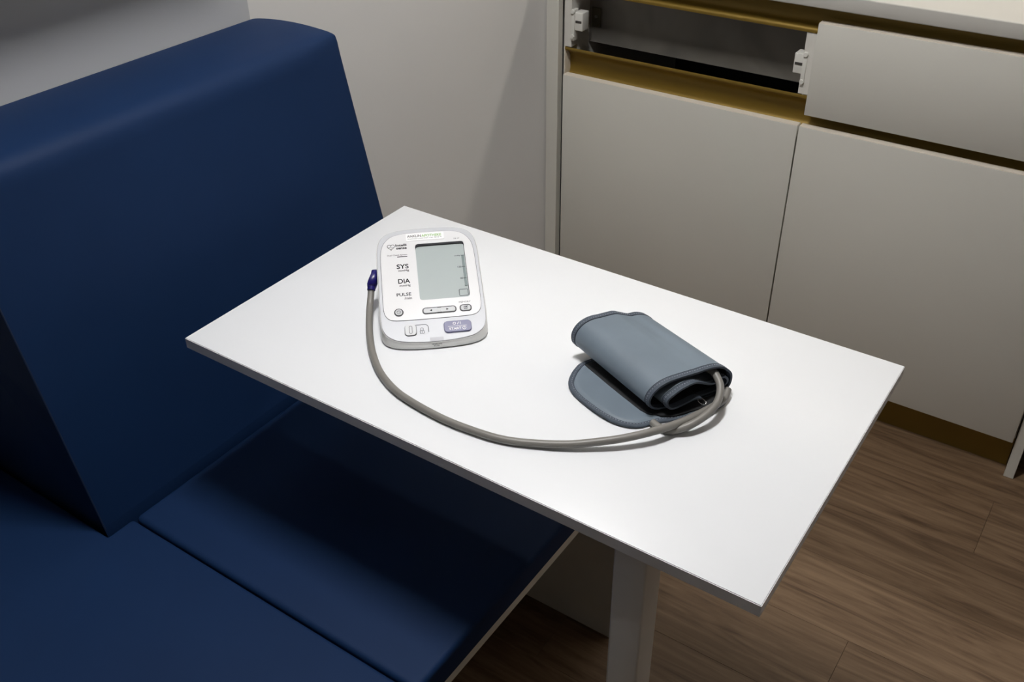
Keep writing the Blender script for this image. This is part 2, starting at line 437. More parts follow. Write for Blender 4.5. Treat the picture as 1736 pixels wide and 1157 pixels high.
def unit(name, x0, x1, label, drawer):
    u = tag(root(name, ((x0+x1)/2, 1.09, 0)), label, 'cabinet')
    for xa, xb in ((x0, x0+0.0185), (x1-0.0185, x1)):
        boxes('side_panel', [(xa, xb, 0.8475, 1.38, -0.642, 0.176), (xa, xb, 0.8205, 0.8475, -0.0025, 0.1205), (xa, xb, 0.8205, 0.8475, -0.642, -0.0805)], M_CARC, u)
    box('bottom_panel', x0+.0185, x1-.0185, 0.8205, 1.38, -0.642, -0.624, M_DARK, u)
    box('back_panel', x0, x1, 1.38, 1.398, -0.642, 0.176, M_DARK, u)
    d = box('door', x0+0.0105 if x0 < 0 else x0+.0015, x1-0.0015, YF, YF+0.019, -0.641, -0.0625, M_FRONT, u, 0.0008, 2)
    box('edge_band', x0+0.0112 if x0 < 0 else x0+.0022, x1-0.0022, YF+.0006, YF+0.0185, -0.0627, -0.0610, M_EDGEB, d, 0.0003, 1)
    xc = x0 + (0.0035 if x0 < 0 else 0)
    profile_strip('handle_channel', MID, xc, x1, M_GOLD, u)
    profile_strip('handle_channel', TOP, xc, x1, M_GOLD, u)
    if x0 < 0: box('end_cap', x0, x0+.0033, 0.8205, 0.8475, -0.0805, -0.0025, M_EDGEB, u)
    box('plinth', x0, x1, 0.852, 0.866, -H, -0.6425, M_GOLD, u)
    return u
XJ = 0.3665
uA = unit('base_cabinet', -0.2055, XJ, 'white base cabinet with its drawer front missing, nearest the grey wall', False)
uB = unit('base_cabinet', XJ, 0.9265, 'white base cabinet with a closed drawer above its door', True)
# drawer front of the right unit
dB = box('drawer_front', XJ+.0075, 0.925, YF, YF+.0195, -0.0365, 0.1465, M_FRONT, uB, 0.0008, 2)
box('edge_band', XJ+.0082, 0.9243, YF+.0006, YF+.0190, 0.1463, 0.148, M_EDGEB, dB, 0.0003, 1)
# filler between the wall and the left unit
box('filler_panel', XW+.001, -0.2085, YF-.001, YF+.018, -H, 0.176, M_FRONT, uA, 0.0006, 1)
# what shows behind the missing drawer front
sheet = box('sheet_metal_panel', -0.1865, 0.3475, 0.900, 0.902, -0.010, 0.176, M_METAL, uA)
box('flange', -0.1865, 0.3475, 0.8985, 0.900, 0.155, 0.176, M_METAL, sheet)
box('bracket', -0.1800, -0.1560, 0.8965, 0.900, 0.026, 0.070, M_BRACKET, uA, 0.001, 1)
def disc(name, c, axis, r, t, mt, parent, n=20):
    bm = bmesh.new()
    bmesh.ops.create_cone(bm, cap_ends=True, segments=n, radius1=r, radius2=r*0.8, depth=t)
    q = Vector((0, 0, 1)).rotation_difference(Vector(axis)).to_matrix().to_4x4()
    bmesh.ops.transform(bm, matrix=Matrix.Translation(Vector(c) + Vector((0, 0, H))) @ q, verts=bm.verts)
    return bm_obj(name, bm, mt, parent, 40)
disc('screw', (-0.168, 0.8955, 0.050), (0, -1, 0), 0.004, 0.003, M_METAL, uA)
def clip(side, xs, name='front_clip'):
    """plastic drawer front fixing: base plate with screw domes, block with a slot"""
    s = side
    xa, xb = sorted((xs, xs + s*0.008))
    c = boxes(name, [(xa, xb, 0.8185, 0.836, 0.013, 0.082)], M_PLASTIC, uA, 0.001)
    xa, xb = sorted((xs + s*0.005, xs + s*0.0275))
    box('block', xa, xb, 0.822, 0.850, 0.0355, 0.0765, M_PLASTIC, c, 0.0022, 3)
    xa, xb = sorted((xs + s*0.0095, xs + s*0.0245))
    box('slot', xa, xb, 0.8210, 0.8225, 0.0535, 0.0585, M_SLOT, c)
    for zz in (0.0775, 0.0225):
        d = disc('screw_dome', (xs + s*0.004, 0.8175, zz), (0, -1, 0), 0.0052, 0.004, M_PLASTIC, c)
clip(1, -0.187); clip(-1, 0.357)

wt = tag(box('worktop', XW+.001, 2.2, 0.790, 1.398, 0.177, 0.2055, M_COUNTER, None, 0.0025, 3),
         'white worktop running along the top of the base cabinets', 'worktop')

# end panel and the next unit to the right
ep = tag(box('end_panel', 0.9290, 0.9495, 0.812, 1.395, -H, 0.176, M_FRONT, None, 0.0006, 1),
         'white end panel standing on the floor beside the right cabinet', 'panel')
nu = tag(root('tall_cabinet', (1.3, 1.1, 0)), 'white cabinet at the right edge, past the end panel', 'cabinet')
boxes('carcass', [(0.968, 0.986, 0.90, 1.38, -0.70, 0.176), (1.80, 1.818, 0.90, 1.38, -0.70, 0.176), (0.986, 1.80, 1.36, 1.38, -0.70, 0.176)], M_CARC, nu)
box('door', 0.9665, 1.818, 0.835, 0.853, -0.690, 0.15, M_FRONT, nu, 0.0008, 1)
box('plinth', 0.968, 1.818, 0.905, 0.92, -H, -0.70, M_DARK, nu)

# ------------------------------------------------------------------ blood pressure monitor
YAW, TILT = math.radians(41.93), math.radians(24.41)
CT, ST = math.cos(TILT), math.sin(TILT)
MX, MY, MS = 0.2882, -0.2852, 1.0075
mon = tag(root('blood_pressure_monitor', (MX, MY, H), YAW),
          'white and silver blood pressure monitor with a blank grey display and blue start button', 'monitor')
H1 = 0.0135
def F(u, v, n=0.0):          # face millimetres -> local metres
    u, v, n = u*MS/1000, v*MS/1000, n/1000
    return Vector((u, v*CT - n*ST, H1 + v*ST + n*CT))

def sym(half):
    return [tuple(p) for p in half] + [(-a, b) for a, b in half[::-1] if abs(a) > 1e-6]
OUT = [(p.x, p.y) for p in catmull([(a, b, 0) for a, b in sym([(0,175.6),(26,175),(42,173.2),(54,168.8),(62,160.5),(66,149),(67.6,132),(68,100),(68.2,55),(68,30),(66.3,17.5),(61.5,8.2),(53,1.6),(42,-2.2),(24,-4.8),(0,-5.8)])], 5, True)]
INN = [(p.x, p.y) for p in catmull([(a, b, 0) for a, b in sym([(0,168.4),(24,168),(38,166.4),(48,162.6),(56,154.5),(60.5,144),(62.3,128),(62.8,100),(63.2,65),(63,48),(61.2,39),(57,33.2),(51,30.6),(42,29.7),(20,29.4),(0,29.4)])], 5, True)]

def scaled(loop, d):
    """offset a convex loop outwards by d mm"""
    n = len(loop); out = []
    area = sum(loop[i][0]*loop[(i+1) % n][1] - loop[(i+1) % n][0]*loop[i][1] for i in range(n))
    sg = 1 if area > 0 else -1
    for i in range(n):
        a, b = Vector(loop[i-1]), Vector(loop[(i+1) % n])
        t = (b - a).normalized()
        out.append((loop[i][0] + sg*t.y*d, loop[i][1] - sg*t.x*d))
    return out

def rr(u0, u1, v0, v1, r, n=6):
    pts = []
    for cx, cy, a0 in ((u1-r, v1-r, 0), (u0+r, v1-r, 90), (u0+r, v0+r, 180), (u1-r, v0+r, 270)):
        for k in range(n+1):
            a = math.radians(a0 + 90*k/n); pts.append((cx + r*math.cos(a), cy + r*math.sin(a)))
    return pts

def plate(name, loops, n0, n1, mt, parent, bev=0.0, smooth=40):
    """flat plate on the monitor face with holes; heights n0..n1 in mm"""
    cu = bpy.data.curves.new('tmp', 'CURVE'); cu.dimensions = '2D'; cu.fill_mode = 'BOTH'
    cu.extrude = max((n1 - n0)/2 - bev, 0.0)
    if bev:
        cu.bevel_depth = bev; cu.bevel_resolution = 2; cu.offset = -bev
    for lp in loops:
        s = cu.splines.new('POLY'); s.points.add(len(lp)-1)
        for q, p in zip(s.points, lp): q.co = (p[0], p[1], 0, 1)
        s.use_cyclic_u = True
    t = bpy.data.objects.new('tmp', cu); COL.objects.link(t)
    dg = bpy.context.evaluated_depsgraph_get()
    me = bpy.data.meshes.new_from_object(t.evaluated_get(dg))
    bpy.data.objects.remove(t); bpy.data.curves.remove(cu)
    me.materials.clear()
    mid = (n0 + n1)/2
    for v in me.vertices: v.co = F(v.co.x, v.co.y, v.co.z + mid)
    me.name = name
    return link(name, me, mt, parent, smooth, True)

def lettering(s, u0, v0, wd, ht, mt, parent, n=0.9, bold=0.0, name='lettering', shear=0.0):
    """text whose bounding box is fitted to wd x ht mm with its lower left at (u0, v0)"""
    cu = bpy.data.curves.new('tmp', 'FONT'); cu.body = s; cu.size = 10; cu.offset = bold + 0.08; cu.resolution_u = 4
    t = bpy.data.objects.new('tmp', cu); COL.objects.link(t)
    dg = bpy.context.evaluated_depsgraph_get()
    me = bpy.data.meshes.new_from_object(t.evaluated_get(dg))
    bpy.data.objects.remove(t); bpy.data.curves.remove(cu)
    xs = [v.co.x for v in me.vertices]; ys = [v.co.y for v in me.vertices]
    ax, bx = min(xs), max(xs); ay, by = min(ys), max(ys)
    for v in me.vertices:
        v.co = F(u0 + (v.co.x-ax)/(bx-ax)*wd, v0 + (v.co.y-ay)/(by-ay)*ht, n)
    me.name = name; me.materials.clear()
    return link(name, me, mt, parent, None, True)

def ribbon(name, pts, wd, mt, parent, n=0.9, closed=False):
    k = len(pts); verts, faces = [], []
    for i in range(k):
        a = Vector(pts[i-1] if (i or closed) else pts[0]); b = Vector(pts[(i+1) % k] if (i < k-1 or closed) else pts[-1])
        t = (b - a); t = t / max(t.length, 1e-9); nn = Vector((-t.y, t.x)) * wd / 2
        p = Vector(pts[i]); verts += [F(p.x+nn.x, p.y+nn.y, n), F(p.x-nn.x, p.y-nn.y, n)]
    for i in range(k if closed else k-1):
        j = (i+1) % k; faces.append((2*i, 2*j, 2*j+1, 2*i+1))
    return raw(name, verts, faces, mt, parent, None, True, recalc=False)

def circle(cx, cy, r, n=28, a0=0, a1=360):
    full = abs(a1 - a0) >= 360
    return [(cx + r*math.cos(math.radians(a0 + (a1-a0)*k/(n if full else n-1))), cy + r*math.sin(math.radians(a0 + (a1-a0)*k/(n if full else n-1)))) for k in range(n)]

# shell: loft from the face outline down to the table
def shell():
    n = len(OUT); rings = []
    rings.append([F(a, b, -2.4) for a, b in scaled(OUT, -0.9)])
    rings.append([F(a, b, -0.7) for a, b in scaled(OUT, -0.7)])
    rings.append([F(a, b, -0.9) for a, b in scaled(OUT, 0.1)])
    rings.append([F(a, b, -1.8) for a, b in scaled(OUT, 0.5)])
    top = [F(a, b, -2.6) for a, b in scaled(OUT, 0.5)]
    def base(d, z): return [Vector((p.x, p.y, z)) for p in (F(a, b, 0) for a, b in scaled(OUT, d))]
    low = base(1.0, 0.0042)
    for k in (0.0, 0.3, 0.65, 1.0):
        rings.append([Vector((p.x + (q.x-p.x)*k, p.y + (q.y-p.y)*k, p.z + (q.z-p.z)*k)) for p, q in zip(top, low)])
    rings.append(base(0.4, 0.0022)); rings.append(base(-1.2, 0.0007)); rings.append(base(-3.0, 0.0001)); rings.append(base(-6.0, 0.0))
    verts = [v for r_ in rings for v in r_]; faces = []
    for i in range(len(rings)-1):
        for k in range(n):
            faces.append((i*n+k, i*n+(k+1) % n, (i+1)*n+(k+1) % n, (i+1)*n+k))
    faces.append(tuple(range(n))); faces.append(tuple(range((len(rings)-1)*n, len(rings)*n))[::-1])
    return raw('shell', verts, faces, M_MWHITE, mon, 50, True)
shell()
SCR = rr(-15.6, 50.2, 58.2, 149.2, 4.0)
bez = plate('bezel', [scaled(OUT, -0.75), scaled(SCR, 0.8)], -1.5, 0.1, M_SILVER, mon, 0.4)
plate('seam_line', [scaled(INN, 0.42), scaled(INN, -0.3)], -0.4, 0.35, M_LINE, bez)
plate('rim_line', [scaled(OUT, -0.45), scaled(OUT, -0.80)], -1.0, -0.35, mat('rim_grey', (0.16, 0.16, 0.17), 0.5, var=(50, 0.03)), bez)
panel = plate('front_panel', [scaled(INN, -0.1), SCR], -0.2, 0.7, M_PANEL, mon)
# display: well walls, black plate as painted shade along the top, glass set 2.6 mm below the panel
plate('display_frame', [scaled(SCR, 0.02), scaled(SCR, -0.25)], -1.8, 0.66, M_PANEL, mon)
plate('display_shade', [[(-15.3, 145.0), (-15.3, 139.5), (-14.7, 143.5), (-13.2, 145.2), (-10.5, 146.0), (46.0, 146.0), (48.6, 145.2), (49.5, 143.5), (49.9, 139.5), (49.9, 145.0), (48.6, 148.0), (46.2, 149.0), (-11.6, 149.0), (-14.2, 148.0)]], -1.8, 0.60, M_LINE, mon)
disp = plate('display', [scaled(SCR, -0.1)], -2.0, -1.2, M_LCD, mon)
NZ = -1.1
plate('scale_bar', [rr(45.0, 48.4, 76.6, 126.2, 0.5)], -1.3, NZ, M_LCDBAR, disp)
for vv in (126.2, 107.6, 89.2):
    ribbon('scale_mark', [(44.0, vv), (48.6, vv)], 0.7, M_INK, disp, NZ+.08)
ribbon('scale_end', [(45.0, 78.2), (45.3, 76.5), (48.1, 76.5), (48.4, 78.2)], 0.6, M_INK, disp, NZ+.08)
ribbon('scale_line', [(49.75, 146.0), (49.75, 100.0), (49.7, 81.0), (49.6, 62.0)], 0.7, M_INK, disp, NZ+.5)
lettering('mmHg', 35.6, 124.9, 7.6, 2.2, M_GREYINK, disp, NZ+.08, 0.1)
lettering('135', 38.3, 106.4, 5.2, 2.5, M_GREYINK, disp, NZ+.08, 0.1)
lettering('85', 40.2, 88.0, 3.6, 2.5, M_GREYINK, disp, NZ+.08, 0.1)
ribbon('check_box', rr(36.6, 48.2, 61.6, 71.6, 1.4), 0.7, M_GREYINK, disp, NZ+.08, True)

# sticker
stk = plate('sticker', [rr(-26.6, 24.6, 154.6, 166.6, 1.2)], 0.5, 1.15, M_STICKER, mon, 0.12)
lettering('ANKLIN', -24.8, 160.3, 18.4, 4.0, M_INK, stk, 1.2, 0.05)
lettering('APOTHEKE', -5.6, 160.0, 26.8, 4.2, M_GREEN, stk, 1.2, 0.12)
lettering('Hauptstrasse 2, 6330 Cham, T 041 780 36 76', -24.6, 156.9, 45.8, 1.9, M_GREYINK, stk, 1.2, 0.05)

# prints on the panel
P0 = 0.78
heart = []
for k in range(40):
    a = 2*math.pi*k/40
    heart.append((-47.5 + 0.30*16*math.sin(a)**3, 146.9 + 0.31*(13*math.cos(a)-5*math.cos(2*a)-2*math.cos(3*a)-math.cos(4*a))))
ribbon('heart_logo', heart, 0.75, M_INK, panel, P0, True)
ribbon('heart_logo', [(-50.6, 146.3), (-49.4, 146.3), (-48.6, 147.9), (-47.2, 144.9), (-46.2, 147.2), (-45.6, 146.3), (-44.6, 146.3)], 0.6, M_INK, panel, P0)
lettering('Intelli', -41.4, 147.2, 14.8, 3.9, M_INK, panel, P0, 0.25)
lettering('sense', -40.6, 142.2, 14.0, 3.1, M_INK, panel, P0, 0.25)
lettering('Dual Check System', -53.2, 131.6, 26.4, 2.7, M_GREYINK, panel, P0, 0.05)
plate('underline', [[(-40.2, 129.4), (-26.8, 129.4), (-26.8, 130.6), (-40.2, 130.6)]], 0.6, P0, M_INK, panel)
lettering('SYS', -42.1, 110.4, 15.9, 7.4, M_INK, panel, P0, 0.12)
lettering('mmHg', -40.2, 105.1, 14.2, 4.0, M_GREYINK, panel, P0, 0.12)
lettering('DIA', -41.6, 86.8, 15.7, 7.4, M_INK, panel, P0, 0.12)
lettering('mmHg', -40.2, 81.0, 14.4, 4.0, M_GREYINK, panel, P0, 0.12)
lettering('PULSE', -45.0, 67.0, 19.0, 5.0, M_GREYINK, panel, P0, 0.12)
lettering('/min', -35.2, 61.4, 9.6, 4.0, M_GREYINK, panel, P0, 0.12)
lettering('M6 W', 37.4, 152.9, 7.6, 1.9, M_GREYINK, panel, P0, -0.07)
lettering('MEMORY', 34.4, 49.3, 15.2, 2.6, M_GREYINK, panel, P0, -0.09)

# buttons
def button(name, loop, rim_w, n_top, mt, mt_rim, label=None):
    rim = plate(name, [scaled(loop, rim_w)], 0.3, 0.95, mt_rim, mon, 0.15)
    if label: rim['label'] = label
    plate('cap', [loop], 0.5, n_top, mt, rim, 0.35)
    return rim
b1 = button('clock_button', circle(-43.9, 42.1, 4.6), 1.5, 1.7, M_BTN, M_BTNRIM)
ribbon('clock_icon', circle(-43.9, 42.1, 2.4, 24), 0.55, M_GREYINK, b1, 1.76, True)
ribbon('clock_icon', [(-43.9, 43.8), (-43.9, 42.1), (-42.7, 42.1)], 0.5, M_GREYINK, b1, 1.76)
b2 = plate('arrow_buttons', [rr(-13.8, 30.4, 36.0, 46.2, 4.4)], 0.3, 0.95, M_BTNRIM, mon, 0.15)
plate('cap', [rr(-12.2, 7.6, 37.5, 44.8, 2.8)], 0.5, 1.6, M_BTN, b2, 0.35)
plate('cap', [rr(9.2, 28.9, 37.5, 44.8, 2.8)], 0.5, 1.6, M_BTN, b2, 0.35)
plate('bridge', [rr(6.4, 10.4, 38.0, 44.4, 0.4)], 0.5, 1.2, M_BTN, b2)
plate('arrow_icon', [[(-4.2, 41.2), (-1.2, 39.6), (-1.2, 42.8)]], 1.5, 1.66, M_INK, b2)
plate('arrow_icon', [[(20.2, 41.2), (17.2, 39.6), (17.2, 42.8)]], 1.5, 1.66, M_INK, b2)
b3 = button('memory_button', rr(36.0, 48.6, 37.4, 45.2, 3.0), 1.5, 1.6, M_BTN, M_BTNRIM)
ribbon('memory_icon', rr(40.2, 44.2, 39.2, 43.4, 0.4), 0.6, M_GREYINK, b3, 1.66, True)
for q in (40.4, 41.6, 42.6): ribbon('memory_icon', [(40.9, q), (43.6, q)], 0.5, M_GREYINK, b3, 1.66)
ribbon('memory_icon', [(42.4, 41.2), (45.4, 44.2)], 0.6, M_GREYINK, b3, 1.7)
b4 = button('start_button', rr(12.2, 46.4, 6.0, 22.2, 4.6), 0.8, 1.9, M_BLUEBTN, M_BLUERIM, 'dark blue start button')
ribbon('standby_icon', circle(25.4, 18.3, 1.7, 24), 0.6, M_WHITEINK, b4, 1.96, True)
lettering('/', 28.8, 16.4, 2.4, 3.9, M_WHITEINK, b4, 1.96, 0.1)
lettering('I', 32.6, 16.4, 0.7, 3.9, M_WHITEINK, b4, 1.96, 0.1)
ribbon('divider_line', [(17.0, 14.2), (40.8, 14.2)], 0.5, M_WHITEINK, b4, 1.96)
lettering('START', 18.2, 8.8, 15.6, 3.6, M_WHITEINK, b4, 1.96, 0.12)
ribbon('start_icon', circle(37.4, 10.6, 2.1, 24), 0.6, M_WHITEINK, b4, 1.96, True)
ribbon('start_icon', [(37.4, 12.6), (37.4, 10.2)], 0.6, M_WHITEINK, b4, 1.96)
# slide switch
sw = plate('slide_switch', [rr(-37.6, -8.2, 6.6, 21.6, 4.4)], -0.2, 0.25, M_SILVER, mon)
ribbon('recess_edge', circle(-12.8, 16.6, 4.7, 10, 0, 90)[::-1] and [(-24.0, 21.3)] + circle(-12.8, 16.6, 4.7, 10, 90, 0) + [(-8.1, 9.5)], 0.8, M_BTNRIM, sw, 0.3)
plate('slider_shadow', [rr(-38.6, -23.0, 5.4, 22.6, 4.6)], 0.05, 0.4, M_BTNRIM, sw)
plate('slider', [rr(-38.2, -23.6, 6.0, 22.2, 4.4)], 0.1, 1.8, M_BTN, sw, 0.5)
ribbon('slider_grip', rr(-32.6, -28.8, 8.6, 19.6, 1.8), 0.55, M_GREYINK, sw, 1.86, True)
ribbon('lock_icon', rr(-19.0, -13.8, 8.0, 12.6, 1.0), 0.6, M_GREYINK, sw, 0.36, True)
ribbon('lock_icon', [(-18.0, 12.6)] + circle(-16.4, 15.0, 1.6, 9, 180, 0) + [(-14.8, 12.6)], 0.6, M_GREYINK, sw, 0.36)
ribbon('lock_icon', [(-16.4, 11.6), (-16.4, 9.2)], 0.8, M_GREYINK, sw, 0.36)
# latch at the lower edge with its small print on the shell
plate('latch', [rr(-7.4, 10.0, -4.4, 1.2, 0.5)], -0.6, 0.22, mat('latch_grey', (0.36, 0.36, 0.40), 0.4, var=(50, 0.02)), mon, 0.1)
def front_print(s, x0, x1, z0, z1):
    cu = bpy.data.curves.new('tmp', 'FONT'); cu.body = s; cu.size = 10; cu.offset = 0.0; cu.resolution_u = 3
    t = bpy.data.objects.new('tmp', cu); COL.objects.link(t)
    me = bpy.data.meshes.new_from_object(t.evaluated_get(bpy.context.evaluated_depsgraph_get()))
    bpy.data.objects.remove(t); bpy.data.curves.remove(cu)
    xs = [v.co.x for v in me.vertices]; ys = [v.co.y for v in me.vertices]
    a, b, c, d = min(xs), max(xs), min(ys), max(ys)
    for v in me.vertices:
        uu = x0 + (v.co.x-a)/(b-a)*(x1-x0); zz = z0 + (v.co.y-c)/(d-c)*(z1-z0)
        v.co = (uu, -0.00485 - (0.0085 - zz) * 0.36, zz)
    me.materials.clear()
    link('lettering', me, M_INK, mon, None, True)
front_print('MOBILATE', -0.0055, 0.0075, 0.0067, 0.0083)
front_print('PUSH', -0.0030, 0.0042, 0.0047, 0.0062)

# ------------------------------------------------------------------ cuff with hose
QX, QY = 0.5862, -0.2615
SD = Vector((0.5191, 0.8547, 0)); AD = Vector((-0.9127, 0.4087, 0))
def K(s, t, z): return Vector((QX, QY, H)) + SD*s + AD*t + Vector((0, 0, z))
cuff = tag(root('arm_cuff', (QX, QY, H)), 'rolled slate blue arm cuff with dark binding and a grey hose', 'cuff')

PROF = [(0.040,0.0058),(0.070,0.0060),(0.092,0.0070),(0.1030,0.0105),(0.1068,0.0180),(0.1068,0.0270),(0.1038,0.0335),(0.0950,0.0418),(0.0835,0.0466),(0.0685,0.0478),
        (0.0576,0.0466),(0.0377,0.0466),(0.0205,0.0458),(0.0075,0.0416),(-0.0010,0.0348),(-0.0048,0.0262),(-0.0028,0.0178),(0.0050,0.0122),(0.0170,0.0098),(0.040,0.0096),(0.070,0.0104),
        (0.0920,0.0125),(0.1015,0.0180),(0.1015,0.0240),(0.0970,0.0284),(0.0905,0.0272),(0.0835,0.0232),(0.0734,0.0270),(0.0543,0.0374),(0.0429,0.0406),(0.0310,0.0392),
        (0.0215,0.0350),(0.0120,0.0280),(0.0130,0.0186),(0.0210,0.0140),(0.037,0.0160),(0.0502,0.0186),(0.0584,0.0160)]
SP = [(p.x, p.y) for p in catmull([(a, b, 0) for a, b in PROF], 5)]
NP = len(SP); CL = 0.150
def interp(x, tab):
    if x <= tab[0][0]: return tab[0][1]
    for (a, b), (c, d) in zip(tab[:-1], tab[1:]):
        if x <= c: return b + (d-b)*(x-a)/(c-a)
    return tab[-1][1]
def warp(s, z, t):
    tau = max(0.0, t / CL)
    r_ = 1 + tau * interp(s, [(-0.01, 0.24), (0.0, 0.20), (0.03, 0.115), (0.052, 0.105), (0.075, -0.11), (0.09, -0.13)])
    zz = z * r_ if z > 0.012 else z + (z*r_ - z) * max(0, (z - 0.006)) / 0.006
    dent = 0.0016 * math.exp(-((s-0.070)/0.010)**2) * (0.3 + tau) if z > 0.044 else 0.0
    return s - 0.0040 * tau * (1 if z > 0.014 else 0.4), zz - dent
def near_shift(i, t):                  # the inner turns stick out a little at the near end
    k = max(0.0, min(1.0, (i - 128) / 22)); k = k*k*(3-2*k)
    return -0.0105 * k * (1 - t / CL)
def nrm(i):
    a, b = SP[max(i-1, 0)], SP[min(i+1, NP-1)]
    t = Vector((b[0]-a[0], b[1]-a[1])).normalized()
    return Vector((t.y, -t.x))         # outside of the roll
def sheet_mesh(name, ts, i0, i1, n0, n1, mats, parent, midx_fn=None, smooth=50):
    """solid strip of the rolled cloth between offsets n0 (inside) and n1 (outside)"""
    idx = list(range(i0, i1)); n = len(idx); m_ = len(ts)
    verts = []
    for off in (n1, n0):
        for t in ts:
            for i in idx:
                q = nrm(i); s, z = SP[i][0] + q.x*off, SP[i][1] + q.y*off
                s, z = warp(s, z, t)
                verts.append(K(s, t + near_shift(i, t), max(z, 0.0045)))
    faces, mi = [], []
    o2 = n*m_
    for j in range(m_-1):
        for k in range(n-1):
            a = j*n+k
            faces.append((a, a+1, a+n+1, a+n)); mi.append(0)
            faces.append((o2+a, o2+a+n, o2+a+n+1, o2+a+1)); mi.append(1)
    for k in range(n-1):
        faces.append((k, o2+k, o2+k+1, k+1)); mi.append(0)
        a = (m_-1)*n+k; faces.append((a, a+1, o2+a+1, o2+a)); mi.append(0)
    for j in range(m_-1):
        a = j*n; faces.append((a, a+n, o2+a+n, o2+a)); mi.append(0)
        a = j*n+n-1; faces.append((a, o2+a, o2+a+n, a+n)); mi.append(0)
    return raw(name, verts, faces, mats, parent, smooth, False, mi if len(mats) > 1 else None)
tsw = [CL*k/14 for k in range(15)]
sheet_mesh('wrap', tsw, 0, NP, -0.0009, 0.0009, [M_CUFF, M_LINING], cuff)
BW = 0.0064
sheet_mesh('binding', [-0.0006, 0.0, 0.002, 0.004, BW-.0004, BW], 6, NP, -0.0013, 0.0013, [M_BIND], cuff)
sheet_mesh('binding', [CL-BW, CL-BW+.0004, CL-.004, CL, CL+.0006], 6, NP, -0.0013, 0.0013, [M_BIND], cuff)
def stitch_row(name, t, step, ln, mt, i0, i1, off=0.0014, rad=0.00032, gap=True):
    bm = bmesh.new(); acc = 0.0
    pts = []
    for i in range(i0, i1):
        q = nrm(i); s, z = warp(SP[i][0]+q.x*off, SP[i][1]+q.y*off, t)
        pts.append(K(s, t + near_shift(i, t), max(z, 0.005)))
    # walk along the row
    segs = []; d = 0.0; on = True; cur = [pts[0]]
    for a, b in zip(pts[:-1], pts[1:]):
        L_ = (b-a).length; pos = 0.0
        while d + (L_-pos) >= (ln if on else step-ln):
            pos += (ln if on else step-ln) - d; d = 0.0
            p = a + (b-a)*(pos/L_)
            if on: cur.append(p); segs.append(cur)
            cur = [p]; on = not on
        d += L_-pos
        if on: cur.append(b)
    verts, faces = [], []
    for sg in segs:
        a, b = sg[0], sg[-1]; t_ = (b-a).normalized(); x_ = AD; y_ = t_.cross(x_).normalized()
        k0 = len(verts)
        for p in (a, b):
            for cx_, cy_ in ((1,0),(0,1),(-1,0),(0,-1)): verts.append(p + (x_*cx_ + y_*cy_)*rad)
        for q in range(4): faces.append((k0+q, k0+(q+1) % 4, k0+4+(q+1) % 4, k0+4+q))
        faces.append((k0, k0+3, k0+2, k0+1)); faces.append((k0+4, k0+5, k0+6, k0+7))
    o = raw(name, verts, faces, mt, cuff)
    o['kind'] = 'stuff'
    return o
stitch_row('stitching', 0.0040, 0.0034, 0.0016, M_STITCH, 12, NP-10)
stitch_row('stitching', CL-0.0038, 0.0034, 0.0016, M_STITCH, 12, 85)
for tt in (BW+0.0006, CL-BW-0.0006):
    stitch_row('seam_thread', tt, 0.003, 0.0030, M_THREAD, 12, NP-10, 0.0011, 0.0004)

# flat flap under the roll
FL = [(-0.0047,0.1300),(-0.0233,0.1210),(-0.0395,0.1070),(-0.0490,0.0940),(-0.0538,0.0785),(-0.0543,0.0590),(-0.0522,0.0320),(-0.0468,0.0110),(-0.0376,-0.0035),(-0.0246,-0.0118),(-0.0099,-0.0130),
      (0.006,-0.0150),(0.040,-0.0235),(0.080,-0.0200),(0.0975,-0.0060),(0.102,0.030),(0.102,0.100),(0.097,0.124),(0.080,0.131),(0.040,0.132)]
FLS = [(p.x, p.y) for p in catmull([(a, b, 0) for a, b in FL], 4, True)]
def flz(s, t, base):
    lift = 0.0018 * max(0, min(1, (-s-0.010)/0.03))
    return base + lift * (0.7 + 0.3*math.sin(60*t))
def flap_ring(d): return scaled([(a*1000, b*1000) for a, b in FLS], d)
def flap_solid(name, loops_z, mt, cap_bottom=True, smooth=40, parent=None):
    rings = [[K(a/1000, b/1000, flz(a/1000, b/1000, z)) for a, b in lp] for lp, z in loops_z]
    n = len(rings[0]); verts = [v for r_ in rings for v in r_]; faces = []
    for i in range(len(rings)-1):
        for k in range(n): faces.append((i*n+k, i*n+(k+1) % n, (i+1)*n+(k+1) % n, (i+1)*n+k))
    faces.append(tuple(range(n))[::-1]); faces.append(tuple(range((len(rings)-1)*n, len(rings)*n)))
    return raw(name, verts, faces, mt, parent or cuff, smooth)
flap = flap_solid('flap', [(flap_ring(-4), 0.0006), (flap_ring(-4), 0.0024), (flap_ring(-6.6), 0.0030), (flap_ring(-8.2), 0.0043), (flap_ring(-11), 0.0050), (flap_ring(-13.5), 0.0046)], M_CUFF)
